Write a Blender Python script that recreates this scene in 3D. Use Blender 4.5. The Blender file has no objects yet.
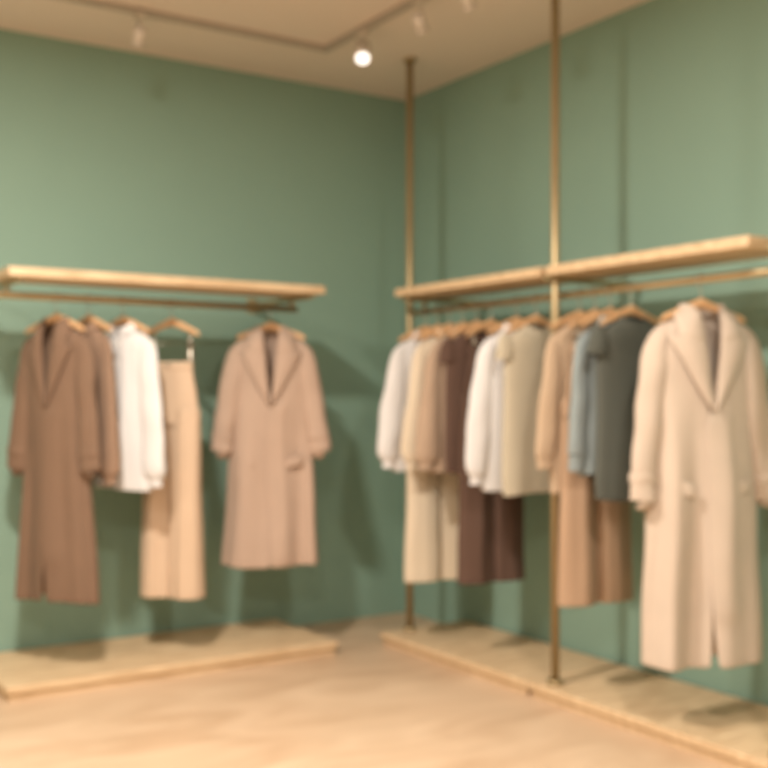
import bpy, bmesh, math, random
from mathutils import Vector, noise, Matrix

scene = bpy.context.scene
scene.view_settings.view_transform = 'Standard'
scene.view_settings.look = 'None'
scene.view_settings.exposure = 0.0
random.seed(4)

def lin(r, g, b):
    def f(c):
        c /= 255.0
        return c/12.92 if c <= 0.04045 else ((c+0.055)/1.055)**2.4
    return (f(r), f(g), f(b), 1)

# ------------------------------------------------------------ materials
def new_mat(name):
    m = bpy.data.materials.new(name); m.use_nodes = True
    nt = m.node_tree
    return m, nt, nt.nodes['Principled BSDF']

def mixcol(nt, fac, a, b):
    n = nt.nodes.new('ShaderNodeMix'); n.data_type = 'RGBA'
    nt.links.new(fac, n.inputs['Factor'])
    n.inputs['A'].default_value = a; n.inputs['B'].default_value = b
    return n.outputs['Result']

def scl(c, k): return (min(1, c[0]*k), min(1, c[1]*k), min(1, c[2]*k), 1)

def fabric(name, col, var=0.07, weave=700.0, rough=0.92, bump=0.06):
    m, nt, b = new_mat(name)
    tc = nt.nodes.new('ShaderNodeTexCoord')
    n = nt.nodes.new('ShaderNodeTexNoise'); n.inputs['Scale'].default_value = 9; n.inputs['Detail'].default_value = 6
    nt.links.new(tc.outputs['Object'], n.inputs['Vector'])
    c = mixcol(nt, n.outputs['Fac'], scl(col, 1-var), scl(col, 1+var))
    nt.links.new(c, b.inputs['Base Color'])
    b.inputs['Roughness'].default_value = rough
    b.inputs['Specular IOR Level'].default_value = 0.2
    b.inputs['Sheen Weight'].default_value = 0.03
    n2 = nt.nodes.new('ShaderNodeTexNoise'); n2.inputs['Scale'].default_value = weave; n2.inputs['Detail'].default_value = 2
    nt.links.new(tc.outputs['Object'], n2.inputs['Vector'])
    bp = nt.nodes.new('ShaderNodeBump'); bp.inputs['Strength'].default_value = bump; bp.inputs['Distance'].default_value = 0.001
    nt.links.new(n2.outputs['Fac'], bp.inputs['Height']); nt.links.new(bp.outputs['Normal'], b.inputs['Normal'])
    return m

def wood(name, c1, c2, scale=(2, 14, 14), rough=0.5, dist=0.8):
    m, nt, b = new_mat(name)
    tc = nt.nodes.new('ShaderNodeTexCoord'); mp = nt.nodes.new('ShaderNodeMapping')
    mp.inputs['Scale'].default_value = scale
    nt.links.new(tc.outputs['Object'], mp.inputs['Vector'])
    n = nt.nodes.new('ShaderNodeTexNoise'); n.inputs['Scale'].default_value = 3; n.inputs['Detail'].default_value = 8; n.inputs['Distortion'].default_value = dist
    nt.links.new(mp.outputs['Vector'], n.inputs['Vector'])
    mr = nt.nodes.new('ShaderNodeMapRange'); mr.inputs['From Min'].default_value = .3; mr.inputs['From Max'].default_value = .7
    nt.links.new(n.outputs['Fac'], mr.inputs['Value'])
    c = mixcol(nt, mr.outputs['Result'], c1, c2)
    nt.links.new(c, b.inputs['Base Color']); b.inputs['Roughness'].default_value = rough
    bp = nt.nodes.new('ShaderNodeBump'); bp.inputs['Strength'].default_value = 0.06
    nt.links.new(n.outputs['Fac'], bp.inputs['Height']); nt.links.new(bp.outputs['Normal'], b.inputs['Normal'])
    return m

def paint(name, col, var=0.05, rough=0.75, scale=1.5):
    m, nt, b = new_mat(name)
    tc = nt.nodes.new('ShaderNodeTexCoord')
    n = nt.nodes.new('ShaderNodeTexNoise'); n.inputs['Scale'].default_value = scale; n.inputs['Detail'].default_value = 5
    nt.links.new(tc.outputs['Object'], n.inputs['Vector'])
    nt.links.new(mixcol(nt, n.outputs['Fac'], scl(col, 1-var), scl(col, 1+var)), b.inputs['Base Color'])
    b.inputs['Roughness'].default_value = rough
    b.inputs['Specular IOR Level'].default_value = 0.3
    n2 = nt.nodes.new('ShaderNodeTexNoise'); n2.inputs['Scale'].default_value = 180
    nt.links.new(tc.outputs['Object'], n2.inputs['Vector'])
    bp = nt.nodes.new('ShaderNodeBump'); bp.inputs['Strength'].default_value = 0.05; bp.inputs['Distance'].default_value = 0.002
    nt.links.new(n2.outputs['Fac'], bp.inputs['Height']); nt.links.new(bp.outputs['Normal'], b.inputs['Normal'])
    return m

def metal(name, col, rough=0.35, met=1.0):
    m, nt, b = new_mat(name)
    tc = nt.nodes.new('ShaderNodeTexCoord')
    n = nt.nodes.new('ShaderNodeTexNoise'); n.inputs['Scale'].default_value = 25
    nt.links.new(tc.outputs['Object'], n.inputs['Vector'])
    nt.links.new(mixcol(nt, n.outputs['Fac'], scl(col, .92), scl(col, 1.05)), b.inputs['Base Color'])
    b.inputs['Roughness'].default_value = rough; b.inputs['Metallic'].default_value = met
    return m

M_wall = paint('sage_green_paint', lin(133, 160, 143))
M_ceil = paint('ceiling_paint', lin(226, 210, 196), 0.02)
M_cream = paint('cream_paint', lin(228, 222, 212), 0.02)
M_wood = wood('light_oak', lin(188, 156, 118), lin(220, 192, 154))
M_hwood = wood('hanger_wood', lin(196, 150, 104), lin(220, 180, 136), (8, 8, 8), 0.4)
M_brass = metal('brushed_brass', lin(178, 158, 120), 0.42, 0.7)
M_steel = metal('hook_steel', lin(190, 180, 165), 0.3)
M_track = metal('track_metal', lin(176, 164, 150), 0.5, 0.1)
M_spot = metal('spot_housing', lin(205, 192, 176), 0.5, 0.0)
m, nt, b = new_mat('lamp_lens')
b.inputs['Emission Color'].default_value = (1, 0.95, 0.86, 1); b.inputs['Emission Strength'].default_value = 1.6
M_lens = m
M_glass = metal('lens_glass', lin(200, 195, 185), 0.15, 0.0)
M_floor = wood('warm_floor', lin(184, 153, 122), lin(206, 178, 148), (0.5, 1.1, 1), 0.38, 1.5)

# ------------------------------------------------------------ helpers
def obj_from(name, verts, faces, mats, fm=None, smooth=True, parent=None):
    me = bpy.data.meshes.new(name); me.from_pydata(verts, [], faces); me.update()
    for mt in mats: me.materials.append(mt)
    if fm:
        for i, p in enumerate(me.polygons): p.material_index = fm[i]
    for p in me.polygons: p.use_smooth = smooth
    o = bpy.data.objects.new(name, me); scene.collection.objects.link(o)
    if parent: o.parent = parent
    return o

def box(name, lo, hi, mat, bevel=0.0, parent=None):
    cx, cy, cz = [(a+b)/2 for a, b in zip(lo, hi)]
    sx, sy, sz = [(b-a)/2 for a, b in zip(lo, hi)]
    v = [(x*sx, y*sy, z*sz) for x in (-1, 1) for y in (-1, 1) for z in (-1, 1)]
    f = [(0, 1, 3, 2), (4, 6, 7, 5), (0, 4, 5, 1), (2, 3, 7, 6), (0, 2, 6, 4), (1, 5, 7, 3)]
    o = obj_from(name, v, f, [mat], smooth=False, parent=parent)
    o.location = (cx, cy, cz)
    if bevel:
        md = o.modifiers.new('bevel', 'BEVEL'); md.width = bevel; md.segments = 3
    return o

def rod(name, a, b, r, mat, parent=None, segs=24):
    a, b = Vector(a), Vector(b); d = b-a; L = d.length
    bm = bmesh.new()
    bmesh.ops.create_cone(bm, cap_ends=True, segments=segs, radius1=r, radius2=r, depth=L)
    me = bpy.data.meshes.new(name); bm.to_mesh(me); bm.free()
    me.materials.append(mat)
    for p in me.polygons: p.use_smooth = len(p.vertices) == 4
    o = bpy.data.objects.new(name, me); scene.collection.objects.link(o)
    o.rotation_mode = 'QUATERNION'; o.rotation_quaternion = d.to_track_quat('Z', 'Y')
    o.location = (a+b)/2
    if parent: o.parent = parent
    return o

def empty(name, loc=(0, 0, 0)):
    e = bpy.data.objects.new(name, None); e.empty_display_size = 0.1
    scene.collection.objects.link(e); e.location = loc
    return e

# ------------------------------------------------------------ room
H = 3.0; XL = -6.2; YB = -7.4
box('floor', (XL-.1, YB-.1, -0.1), (0.1, 0.1, 0), M_floor)
box('ceiling', (XL-.1, YB-.1, H), (0.1, 0.1, H+.1), M_ceil)
box('wall_back', (XL-.1, 0, 0), (0.1, 0.1, H), M_wall)
box('wall_right', (0, YB, 0), (0.1, 0, H), M_wall)
box('wall_left', (XL-.1, YB, 0), (XL, 0, H), M_cream)
box('wall_front', (XL-.1, YB-.1, 0), (0.1, YB, H), M_cream)

# ------------------------------------------------------------ platforms
def platform(lo, hi):
    e = empty('display_platform', ((lo[0]+hi[0])/2, (lo[1]+hi[1])/2, 0))
    c = e.location
    def rel(p): return (p[0]-c[0], p[1]-c[1], p[2])
    box('plinth', rel((lo[0]+.012, lo[1]+.012, 0)), rel((hi[0]-.012, hi[1]-.012, .03)), M_wood, 0.002, e)
    box('deck', rel((lo[0], lo[1], .03)), rel((hi[0], hi[1], .062)), M_wood, 0.006, e)
platform((-2.44, -0.69, 0), (-0.86, -0.02, 0))
platform((-0.57, -1.765, 0), (-0.02, -0.62, 0))
platform((-0.57, -2.98, 0), (-0.02, -1.775, 0))

# ------------------------------------------------------------ racks
RZ = 1.69
def ring_flange(name, x, y, z, parent):
    rod(name, (x, y, z-.008), (x, y, z+.008), 0.034, M_brass, parent)

e = empty('wall_clothes_rack')
box('shelf', (-2.43, -0.69, 1.762), (-0.93, -0.38, 1.80), M_wood, 0.004, e)
rod('hanging_rail', (-2.60, -0.45, RZ+.012), (-0.96, -0.45, RZ+.012), 0.016, M_brass, e)
for i, x in enumerate((-2.38, -0.99)):
    box('bracket_arm_%d' % (i+1), (x-.012, -0.66, 1.74), (x+.012, -0.002, 1.762), M_brass, 0.002, e)
    rod('rail_drop_%d' % (i+1), (x, -0.45, RZ+.012), (x, -0.45, 1.745), 0.011, M_brass, e)
    box('wall_plate_%d' % (i+1), (x-.03, -0.008, 1.71), (x+.03, 0.0, 1.79), M_brass, 0.002, e)

e = empty('pole_clothes_rack')
box('shelf_1', (-0.57, -1.845, 1.762), (-0.26, -0.755, 1.80), M_wood, 0.004, e)
box('shelf_2', (-0.57, -2.90, 1.762), (-0.26, -1.887, 1.80), M_wood, 0.004, e)
rod('hanging_rail', (-0.42, -3.02, RZ), (-0.42, -0.66, RZ), 0.015, M_brass, e)
for i, (px, y) in enumerate(((-0.42, -0.668), (-0.50, -1.866), (-0.50, -2.97))):
    rod('pole_%d' % (i+1), (px, y, 0.064), (px, y, H), 0.018, M_brass, e)
    ring_flange('foot_flange_%d' % (i+1), px, y, 0.072, e)
    ring_flange('ceiling_flange_%d' % (i+1), px, y, H-.008, e)
    ya = min(y, -0.80)
    box('shelf_arm_%d' % (i+1), (-0.55, ya-.012, 1.74), (-0.002, ya+.012, 1.762), M_brass, 0.002, e)
    if px < -.43: box('rail_arm_%d' % (i+1), (px, y-.008, RZ-.008), (-0.42, y+.008, RZ+.008), M_brass, 0.002, e)
rod('rail_drop', (-0.42, -0.80, RZ), (-0.42, -0.80, 1.745), 0.010, M_brass, e)

# ------------------------------------------------------------ mesh builder
class MB:
    def __init__(s): s.v = []; s.f = []; s.m = []
    def grid(s, rows, closed=False, mat=0, cap0=False, cap1=False):
        n = len(rows[0]); base = len(s.v)
        for r in rows: s.v.extend([tuple(p) for p in r])
        for i in range(len(rows)-1):
            for j in range(n if closed else n-1):
                a = base+i*n+j; b2 = base+i*n+(j+1) % n
                s.f.append((a, b2, b2+n, a+n)); s.m.append(mat)
        if cap0: s.f.append(tuple(base+j for j in range(n))); s.m.append(mat)
        if cap1: s.f.append(tuple(base+(len(rows)-1)*n+j for j in reversed(range(n)))); s.m.append(mat)
    def disc(s, c, r, t, mat):
        rows = []
        for (rr, yy) in ((r*.2, -t*.8), (r*.8, -t), (r, -t*.5), (r, t)):
            rows.append([(c[0]+rr*math.cos(a*math.pi/5), c[1]+yy, c[2]+rr*math.sin(a*math.pi/5)) for a in range(10)])
        s.grid(rows, True, mat, cap0=True)

def interp(prof, z):
    if z >= prof[0][0]: return prof[0][1:]
    for p, q in zip(prof, prof[1:]):
        if z >= q[0]:
            t = (p[0]-z)/(p[0]-q[0]); t2 = t*t*(3-2*t)*.3+t*.7
            return tuple(a+(b-a)*t2 for a, b in zip(p[1:], q[1:]))
    return prof[-1][1:]

N_SE = 2.2
def se(hw, hd, th):
    c, s = math.cos(th), math.sin(th); e = 2/N_SE
    return hw*math.copysign(abs(c)**e, c), hd*math.copysign(abs(s)**e, s)
def front_y(prof, x, z):
    hw, hd = interp(prof, z)
    return -hd*max(0.02, 1-min(1, abs(x/hw))**N_SE)**(1/N_SE)

def torso(mb, prof, seed, fold=0.05, k=7, opening=None, neck_drop=0.0, rows=44, segs=84, mat=0, start=.22):
    z0, z1 = prof[0][0], prof[-1][0]; L = z0-z1
    out = []
    for i in range(rows+1):
        t = i/rows; tt = t**1.35
        z = z0-L*tt
        hw, hd = interp(prof, z)
        row = []
        g = 0
        for j in range(segs+(1 if opening else 0)):
            if opening:
                g = opening(z)
                d = math.asin(max(-.9, min(.95, g/hw)))
                th = -math.pi/2+d+(2*math.pi-2*d)*j/segs
            else:
                th = -math.pi/2+2*math.pi*j/segs
            x, y = se(hw, hd, th)
            A = fold*min(1, max(0, (tt-start)/.45))
            # irregular soft drape folds
            s1 = math.sin(k*th+seed+.8*math.sin(z*1.6+seed))
            s1 = s1*abs(s1)**.3
            w = s1*(.8+.5*math.sin(2*th+seed*1.7))+.5*math.sin((k-3)*th+seed*2.1+z*1.2)
            y = y*(1+A*w*3.6)
            x *= (1+A*w*.3)
            nv = noise.noise_vector(Vector((x*5+seed*3, y*5, z*2.5)))
            amp = .010*min(1, tt*5)
            x += nv.x*amp; y += nv.y*amp*1.5
            zz = z+nv.z*.003-(.012*math.sin(th*2+seed)*max(0, tt-.8)*5*.5)
            if opening and g < 0:
                if j < segs*.06: y -= .009
            fr = max(0, -math.sin(th))
            if neck_drop: zz -= neck_drop*fr**2*max(0, 1-tt/.12)
            row.append((x, y, zz))
        out.append(row)
    mb.grid(out, closed=not opening, mat=mat)

def catmull(pts, n):
    res = []
    P = [pts[0]]+pts+[pts[-1]]
    for i in range(1, len(P)-2):
        for s in range(n):
            t = s/n
            res.append(tuple(.5*((2*b)+(-a+c)*t+(2*a-5*b+4*c-d)*t*t+(-a+3*b-3*c+d)*t**3)
                             for a, b, c, d in zip(P[i-1], P[i], P[i+1], P[i+2])))
    res.append(tuple(pts[-1]))
    return res

def sleeve(mb, side, path, seed, mat=0, crease=.05, flat=.72, segs=28):
    pts = catmull(path, 6); rows = []
    for i, (x, y, z, r) in enumerate(pts):
        a = pts[max(0, i-1)]; b = pts[min(len(pts)-1, i+1)]
        t = Vector((b[0]-a[0], b[1]-a[1], b[2]-a[2])).normalized()
        u = Vector((0, -1, 0)).cross(t).normalized(); w = t.cross(u).normalized()
        row = []
        for j in range(segs):
            th = 2*math.pi*j/segs
            s = 1+crease*(math.sin(z*9+2*th+seed)+.6*math.sin(4*th+seed*2+z*5)) * min(1, i/8)
            p = Vector((x, y, z))+u*(r*s*math.cos(th))+w*(r*flat*s*math.sin(th))
            nv = noise.noise_vector(p*9+Vector((seed*5, 0, 0)))
            p += nv*.008*min(1, i/8)
            row.append((side*p.x, p.y, p.z))
        if side < 0: row.reverse()
        rows.append(row)
    mb.grid(rows, True, mat)

def collar(mb, hw, hd, gap_deg, zb, stand, fall, spread, drop_front, mat=0):
    rows = []
    prof = [(1.0, -.012), (1.0, stand*.6), (1.06, stand), (1.18, stand*.9), (1.18+spread*.5, stand-fall*.5), (1.18+spread, stand-fall)]
    g = math.radians(gap_deg)
    for (rr, dz) in prof:
        row = []
        for j in range(37):
            th = -math.pi/2+g+(2*math.pi-2*g)*j/36
            fr = max(0, -math.sin(th))
            row.append((hw*rr*math.cos(th), hd*rr*math.sin(th)-(.006 if fr > 0 else 0), zb+dz-drop_front*fr**1.5))
        rows.append(row)
    mb.grid(rows, False, mat)

def lapel(mb, prof, side, top, vz, vx, width, mat=0, off=.020):
    rows = []; n = 26
    for i in range(n+1):
        t = i/n
        x0 = top[0]+(vx-top[0])*t**.85; z0 = top[1]+(vz-top[1])*t
        if t < .24: w = width*(.70+.75*t); dz = -.02*t/.24      # collar leaf
        elif t < .30: w = width*(.50); dz = -.005               # notch
        else: w = width*(1.18*(1-(t-.30)/.70)**.85)+.004; dz = .036*(1-t)
        row = []
        for j in range(6):
            s = j/5
            x = x0+w*s; z = z0+dz*s-.01*s*(1-t)
            y = front_y(prof, x, z)-off-.016*math.sin(math.pi*s)*(1-t*.5)
            row.append((side*x, y, z))
        rows.append(row)
    mb.grid(rows, False, mat)

def hanger(half=.17, clips=False):
    mb = MB(); rr = .0175
    path = []
    for i in range(29):
        t = -1+i/14
        a = abs(t)
        x = half*t; z = -.088-.062*a**1.15; y = -.012*a*a
        hz = .021-.009*a**.6; hy = .010-.002*a
        if a > .97: hz *= .5; hy *= .5
        path.append([(x, y+hy*math.cos(q*math.pi/6), z+hz*math.sin(q*math.pi/6)) for q in range(12)])
    mb.grid(path, True, 0, True, True)
    pts = []
    for i in range(15):
        an = math.radians(-35+i*(215/14))
        pts.append((rr*math.cos(an), 0, rr*math.sin(an)+.002))
    pts += [(-.0155, 0, -.012), (-.006, 0, -.030), (0, 0, -.045), (0, 0, -.06), (0, 0, -.085)]
    rows = []
    for i, p in enumerate(pts):
        a = Vector(pts[max(0, i-1)]); b2 = Vector(pts[min(len(pts)-1, i+1)]); t = (b2-a).normalized()
        w = Vector((0, 1, 0)); u = w.cross(t)
        rows.append([tuple(Vector(p)+u*.0022*math.cos(q*math.pi/4)+w*.0022*math.sin(q*math.pi/4)) for q in range(8)])
    mb.grid(rows, True, 1, True, True)
    if clips:
        for s in (-1, 1):
            x = s*.095
            z0 = -.13
            rows = []
            for (zz, hx, hy) in ((z0, .006, .004), (z0-.07, .006, .004), (z0-.075, .014, .008), (z0-.13, .014, .009), (z0-.142, .012, .012)):
                rows.append([(x+hx*a, hy*b3, zz) for a, b3 in ((-1, -1), (1, -1), (1, 1), (-1, 1))])
            mb.grid(rows, True, 1, True, True)
        rows = [[(x, .0025*math.cos(q*math.pi/4), -.19+.0025*math.sin(q*math.pi/4)) for q in range(8)] for x in (-.12, 0, .12)]
        mb.grid(rows, True, 1, True, True)
    return obj_from('wooden_hanger', mb.v, mb.f, [M_hwood, M_steel], mb.m)

NZ = -.122   # neckline below rail

def finish(name, mb, mats, rail, dz, yaw, thick=.003, sub=1, hkw={}, sy=1.0):
    """garment empty at the rail; cloth and hanger are its parts"""
    root = empty(name, rail); root.rotation_euler = (0, 0, yaw)
    o = obj_from('cloth', [(a, b3*sy, c) for a, b3, c in mb.v], mb.f, mats, mb.m, parent=root)
    o.location = (0, 0, dz)
    md = o.modifiers.new('cloth_thickness', 'SOLIDIFY'); md.thickness = thick; md.offset = 0
    md = o.modifiers.new('smooth', 'SUBSURF'); md.levels = sub; md.render_levels = sub
    h = hanger(**hkw); h.parent = root
    return root

def placket_buttons(mb, prof, zs, x, mat, off=.012, r=.009):
    for z in zs: mb.disc((x, front_y(prof, x, z)-off, z), r, .004, mat)

def pocket(mb, prof, side, x, z, w, h, mat=0):
    rows = []
    for i in range(4):
        zz = z-h*i/3
        rows.append([(side*(x+w*j/5), front_y(prof, x+w*j/5, zz)-.010-(.003 if 0 < j < 5 else 0), zz+.02*(j/5)) for j in range(6)])
    mb.grid(rows, False, mat)

def coat(name, rail, yaw, col_mat, btn_mat, length, seed, w=1.0, sl=.66, vdepth=.36, hemgap=.0, fold=.07, hem=.225, lw=.110, sy=1.0, pockets=True):
    mb = MB()
    L = length
    prof = [(0, .066*w, .050), (-.02, .095*w, .056), (-.05, .140*w, .062), (-.085, .168*w, .068), (-.16, .180*w, .074),
            (-.42, .192*w, .078), (-.72, .212*w, .086), (-L, hem*w, .096)]
    def opening(z):
        if z > -vdepth: return .002+.040*(1+z/vdepth)**1.2
        if z > -vdepth-.06: return .002-.020*(-z-vdepth)/.06
        if z < -.75: return -.018+(.018+hemgap)*min(1, (-z-.75)/(L-.75))
        return -.018
    torso(mb, prof, seed, fold=fold, k=7, opening=opening)
    k = sl/.66
    for s in (-1, 1):
        sleeve(mb, s, [(.10*w, 0, -.045, .02), (.135*w, 0, -.075, .040), (.160*w, -.004, -.125, .054), (.184*w, -.012, -.24*k, .055),
                       (.212*w, -.022, -.42*k, .052), (.232*w, -.030, -sl+.09, .050), (.238*w, -.032, -sl+.01, .053), (.239*w, -.032, -sl, .049)], seed+s, crease=.06)
        sleeve(mb, s, [(.230*w, -.030, -sl+.095, .053), (.232*w, -.031, -sl+.08, .055), (.234*w, -.031, -sl+.06, .054)], seed+s, mat=0, crease=.0)
        lapel(mb, prof, s, (.042*w, .010), -vdepth, .001, lw*w)
        if pockets: pocket(mb, prof, s, .075, -.62, .085, .05)
    collar(mb, .066*w, .050, 40, .0, .035, .065, .45, .022)
    return finish(name, mb, [col_mat, btn_mat], rail, NZ, yaw, .004, sy=sy)

def shirt(name, rail, yaw, mat, btn, length, seed, w=1.0, sl=.60, puff=False, col=True, fold=.055, hemw=.195):
    mb = MB(); L = length
    prof = [(0, .066*w, .040), (-.02, .092*w, .044), (-.05, .135*w, .046), (-.085, .160*w, .048), (-.18, .172*w, .050), (-.42, .182*w, .054), (-L, hemw*w, .056)]
    def opening(z):
        if z > -.06: return .012*(1+z/.06)-.012
        return -.012
    torso(mb, prof, seed, fold=fold, k=6, opening=opening, neck_drop=.03)
    k = sl/.62
    for s in (-1, 1):
        if puff:
            P = [(.09*w, 0, -.045, .02), (.125*w, 0, -.07, .036), (.155*w, -.003, -.12, .050), (.180*w, -.008, -.24*k, .056),
                 (.204*w, -.014, -.38*k, .062), (.220*w, -.020, -sl+.09, .066), (.224*w, -.020, -sl+.045, .050), (.225*w, -.020, -sl+.03, .036), (.226*w, -.020, -sl, .037)]
        else:
            P = [(.09*w, 0, -.045, .02), (.125*w, 0, -.07, .036), (.155*w, -.003, -.12, .048), (.180*w, -.008, -.24*k, .050),
                 (.205*w, -.014, -.42*k, .047), (.220*w, -.018, -sl+.07, .045), (.221*w, -.018, -sl+.06, .038), (.222*w, -.018, -sl, .038)]
        sleeve(mb, s, P, seed+s, crease=.07, flat=.62)
    if col: collar(mb, .062*w, .040, 14, -.002, .026, .042, .35, .028)
    placket_buttons(mb, prof, [-.08-.09*i for i in range(int((L-.12)/.09))], .004, 1, .013, .006)
    return finish(name, mb, [mat, btn], rail, NZ, yaw, .0025, sy=.74)

def knit(name, rail, yaw, mat, length, seed, w=1.0, sleeves='none', vneck=.03, fold=.03):
    mb = MB(); L = length
    prof = [(0, .072*w, .040), (-.015, .098*w, .044), (-.04, .145*w, .046), (-.075, .176*w, .048), (-.2, .182*w, .050), (-L+.05, .192*w, .054), (-L+.045, .188*w, .052), (-L, .185*w, .052)]
    torso(mb, prof, seed, fold=fold, k=5, opening=None, neck_drop=vneck)
    rows = []
    for (k2, dz) in ((1.0, -.012), (1.03, .008), (.97, .014), (.92, .004)):
        rows.append([(.072*w*k2*math.cos(t*math.pi/18), .042*k2*math.sin(t*math.pi/18), dz-vneck*max(0, -math.sin(t*math.pi/18))**2) for t in range(36)])
    mb.grid(rows, True, 0)
    for s in (-1, 1):
        if sleeves == 'long':
            P = [(.09*w, 0, -.045, .02), (.125*w, 0, -.07, .036), (.155*w, -.003, -.12, .050), (.180*w, -.008, -.24, .052),
                 (.205*w, -.012, -.40, .050), (.222*w, -.016, -.53, .044), (.223*w, -.016, -.56, .036), (.224*w, -.016, -.60, .036)]
        else:
            P = [(.150*w, 0, -.050, .028), (.165*w, 0, -.07, .042), (.174*w, 0, -.11, .048), (.180*w, 0, -.15, .048)]
        sleeve(mb, s, P, seed+s, crease=.03 if sleeves != 'long' else .05, flat=.66)
    return finish(name, mb, [mat], rail, NZ, yaw, .004, sy=.74)

def trousers(name, rail, yaw, mat, top, bottom, seed, w=1.0, flare=.095, half=.15, sy=.72):
    mb = MB()
    L = bottom-top; cr = .27
    prof = [(0, .122*w, .022), (-.035, .124*w, .024), (-.04, .124*w, .026), (-.16, .150*w, .036), (-cr-.02, .168*w, .044)]
    torso(mb, prof, seed, fold=.03, k=7, rows=16, segs=60)
    wb = [(0, .125*w, .024), (-.018, .127*w, .026), (-.036, .126*w, .026)]
    torso(mb, wb, seed, fold=0, k=6, rows=4, segs=60)
    for s in (-1, 1):
        rows = []; R = 34; S = 40
        for i in range(R+1):
            t = i/R; z = -cr+.05-(L-cr+.05)*t
            hw = (.084+(flare-.084)*t)*w; hd = .042+.022*t
            cx = s*(.083+.010*t)*w
            row = []
            for j in range(S):
                th = 2*math.pi*j/S
                x, y = se(hw, hd, th)
                A = .05*min(1, t*2+.3)
                wv = math.sin(4*th+seed+s+.8*math.sin(3*z))+.5*math.sin(6*th+seed)
                y *= 1+A*wv*2; x *= 1+A*wv*.5
                y -= .012*max(0, 1-abs((th-1.5*math.pi))/.35)
                nv = noise.noise_vector(Vector((x*8+seed, y*8, z*4)))
                row.append((cx+x+nv.x*.006, y+nv.y*.006, z))
            rows.append(row)
        mb.grid(rows, True, 0)
    mb.disc((0, -.030, -.018), .008, .004, 1)
    return finish(name, mb, [mat, M_steel], rail, -top, yaw, .003, hkw=dict(half=half, clips=True), sy=sy)

# fabrics
F_taupe = fabric('taupe_wool', lin(176, 152, 134))
F_sand = fabric('sand_wool', lin(192, 175, 158))
F_brown = fabric('brown_wool', lin(118, 94, 76))
F_brown2 = fabric('cocoa_linen', lin(138, 112, 92))
F_white = fabric('white_cotton', lin(212, 209, 206), .04)
F_cream = fabric('cream_linen', lin(206, 190, 166), .05)
F_wheat = fabric('wheat_linen', lin(198, 172, 146), .05)
F_ltbrown = fabric('camel_cotton', lin(170, 146, 124))
F_dkbrown = fabric('espresso_cotton', lin(90, 69, 58))
F_greige = fabric('greige_knit', lin(180, 169, 147), .05, 300, bump=.2)
F_tan = fabric('tan_knit', lin(180, 156, 130), .05, 300, bump=.2)
F_tantr = fabric('tan_cotton', lin(170, 141, 115), .05)
F_blue = fabric('grey_blue_cotton', lin(136, 145, 144))
F_char = fabric('charcoal_knit_fabric', lin(84, 86, 78), .06, 300, bump=.2)
B_horn = metal('horn_button', lin(120, 84, 56), .35, 0)
B_shell = metal('shell_button', lin(225, 215, 200), .3, 0)

rad = math.radians
def LR(x): return (x, -0.45, RZ+.012)
def RR(y): return (-0.42, y, RZ)
# yaw: garment front is local -Y; negative yaw turns front towards -X
coat('brown_long_coat', LR(-2.165), rad(-58), F_brown, B_horn, 1.22, 1.0, w=.88, sl=.64, hemgap=.01, hem=.255, lw=.10, sy=.74, pockets=False)
shirt('cocoa_overshirt', LR(-2.02), rad(-68), F_brown2, B_horn, .66, 2.3, w=.68, sl=.71, puff=True)
shirt('white_blouse', LR(-1.86), rad(-62), F_white, B_shell, .74, 3.1, w=.90, sl=.72, puff=True, fold=.07)
trousers('wheat_wide_leg_trousers', LR(-1.625), rad(-50), F_wheat, .275, 1.38, 4.4, w=.84, flare=.096, sy=1.0)
coat('taupe_trench_coat', LR(-1.105), rad(-28), F_taupe, B_horn, 1.15, 5.2, w=1.0, sl=.59, hem=.236)

shirt('white_shirt', RR(-0.818), rad(-3), F_white, B_shell, .67, 6.6, w=1.0, sl=.66, puff=True)
trousers('cream_trousers', RR(-0.920), rad(-3), F_cream, .24, 1.33, 7.1, w=1.03, flare=.094)
shirt('cream_blouse', RR(-1.015), rad(-3), F_cream, B_shell, .66, 8.6, w=.98, sl=.65, puff=True)
shirt('camel_shirt', RR(-1.125), rad(-3), F_ltbrown, B_shell, .67, 9.6, w=.96, sl=.65, puff=True)
knit('espresso_sweater', RR(-1.235), rad(-3), F_dkbrown, .66, 11.6, w=.92)
trousers('espresso_trousers', RR(-1.34), rad(-4), F_dkbrown, .20, 1.28, 10.1, w=.96, flare=.092)
shirt('ivory_shirt', RR(-1.525), rad(-5), F_white, B_shell, .72, 12.3, w=1.0, sl=.69, puff=True)
knit('greige_knit_vest', RR(-1.655), rad(-5), F_greige, .73, 13.6, w=.94)
knit('tan_knit_cardigan', RR(-1.93), rad(-3), F_tan, .70, 14.6, w=.84, sleeves='long')
trousers('tan_trousers', RR(-2.02), rad(-3), F_tantr, .22, 1.27, 15.1, w=1.0, flare=.094)
shirt('grey_blue_shirt', RR(-2.108), rad(-3), F_blue, B_shell, .62, 16.2, w=.84, sl=.60)
knit('charcoal_knit_top', RR(-2.222), rad(-4), F_char, .71, 17.6, w=.94)
coat('sand_trench_coat', RR(-2.57), rad(-20), F_sand, B_horn, 1.28, 18.2, w=1.05, sl=.68, hemgap=.008)

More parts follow.
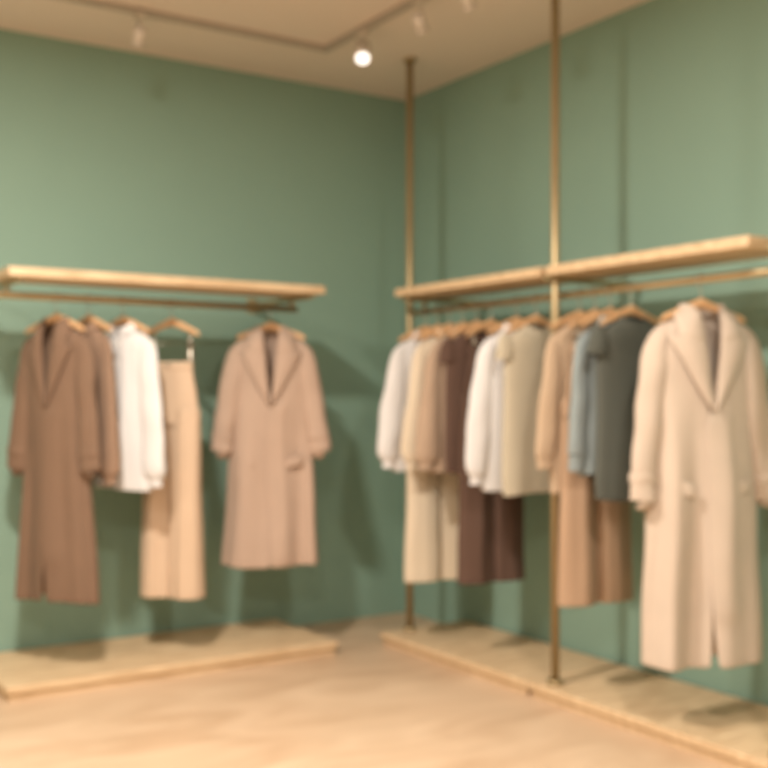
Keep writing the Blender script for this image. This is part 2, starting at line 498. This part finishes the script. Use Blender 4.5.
# ------------------------------------------------------------ track lighting
e = empty('ceiling_light_track')
box('track_run_1', (-3.6, -0.62, H-.026), (-0.86, -0.585, H), M_track, .003, e)
box('track_run_2', (-0.895, -4.4, H-.026), (-0.86, -0.62, H), M_track, .003, e)
def spot(x, y, aim, lens, k=1.0):
    e = empty('track_spotlight', (x, y, H))
    box('adapter', (-.015, -.035, -.045), (.015, .035, -.026), M_spot, .003, e)
    rod('stem', (0, 0, -.045), (0, 0, -.09), .006, M_spot, e)
    d = Vector(aim).normalized()
    c = Vector((0, 0, -.12))
    rod('housing', c-d*.045*k, c+d*.04*k, .030*k, M_spot, e)
    rod('bezel', c+d*.035*k, c+d*.047*k, .034*k, M_spot, e)
    rod('lens', c+d*.045*k, c+d*.049*k, .028*k, lens, e)
    return e, c+d*.055*k, d
e, p, d = spot(-0.878, -0.95, (-.35, -.55, -.75), M_lens, 1.15)
spot(-1.84, -0.603, (0, .5, -.9), M_glass, .9)
spot(-0.878, -1.42, (.5, .2, -.8), M_glass, .9)
spot(-0.878, -1.76, (.5, .2, -.8), M_glass, .9)
l = bpy.data.lights.new('spot_beam', 'SPOT'); l.energy = 35; l.color = (1, .91, .78); l.spot_size = rad(62); l.spot_blend = .8; l.shadow_soft_size = .02
o = bpy.data.objects.new('spot_beam', l); scene.collection.objects.link(o); o.parent = e; o.location = p
o.rotation_mode = 'QUATERNION'; o.rotation_quaternion = Vector((-.35, -.25, -1)).to_track_quat('-Z', 'Y')

# ------------------------------------------------------------ key lamp and added fills
def area(name, loc, power, size, col=(1, .935, .855), rot=(0, 0, 0)):
    l = bpy.data.lights.new(name, 'AREA'); l.shape = 'DISK'; l.size = size; l.energy = power; l.color = col
    o = bpy.data.objects.new(name, l); scene.collection.objects.link(o); o.location = loc; o.rotation_euler = rot
    return o
def key_or_fill_light(x, y, power, size):  # key placed from the wall shadows; the rest are added fill
    e = empty('unseen_key_or_fill_light', (x, y, H))
    rod('unseen_trim_ring', (0, 0, -.012), (0, 0, 0), size/2+.02, M_spot, e, 40)
    o = area('key_or_fill_disk', (0, 0, -.02), power, size); o.parent = e
key_or_fill_light(-2.8, -2.35, 125, .26)
key_or_fill_light(-1.9, -4.4, 65, .3)  # added unseen fill, also gives a second soft shadow edge
key_or_fill_light(-4.6, -3.0, 55, .4)  # added fill left of view, no known fixture
key_or_fill_light(-4.0, -5.6, 75, .6)  # added soft fill behind the camera, stands for no known fixture

w = bpy.data.worlds.new('world'); scene.world = w; w.use_nodes = True
w.node_tree.nodes['Background'].inputs['Color'].default_value = (1, .9, .78, 1)
w.node_tree.nodes['Background'].inputs['Strength'].default_value = .3

# ------------------------------------------------------------ camera
cd = bpy.data.cameras.new('camera'); cam = bpy.data.objects.new('camera', cd); scene.collection.objects.link(cam)
cam.location = (-3.549, -5.278, 1.256)
cam.rotation_euler = (rad(90), 0, -math.atan2(.5417, .8404))
cd.lens = 50.8; cd.sensor_width = 36; cd.shift_y = 14/768
cd.dof.use_dof = True; cd.dof.focus_distance = .5; cd.dof.aperture_fstop = 11.5
cd.clip_start = .05
scene.camera = cam
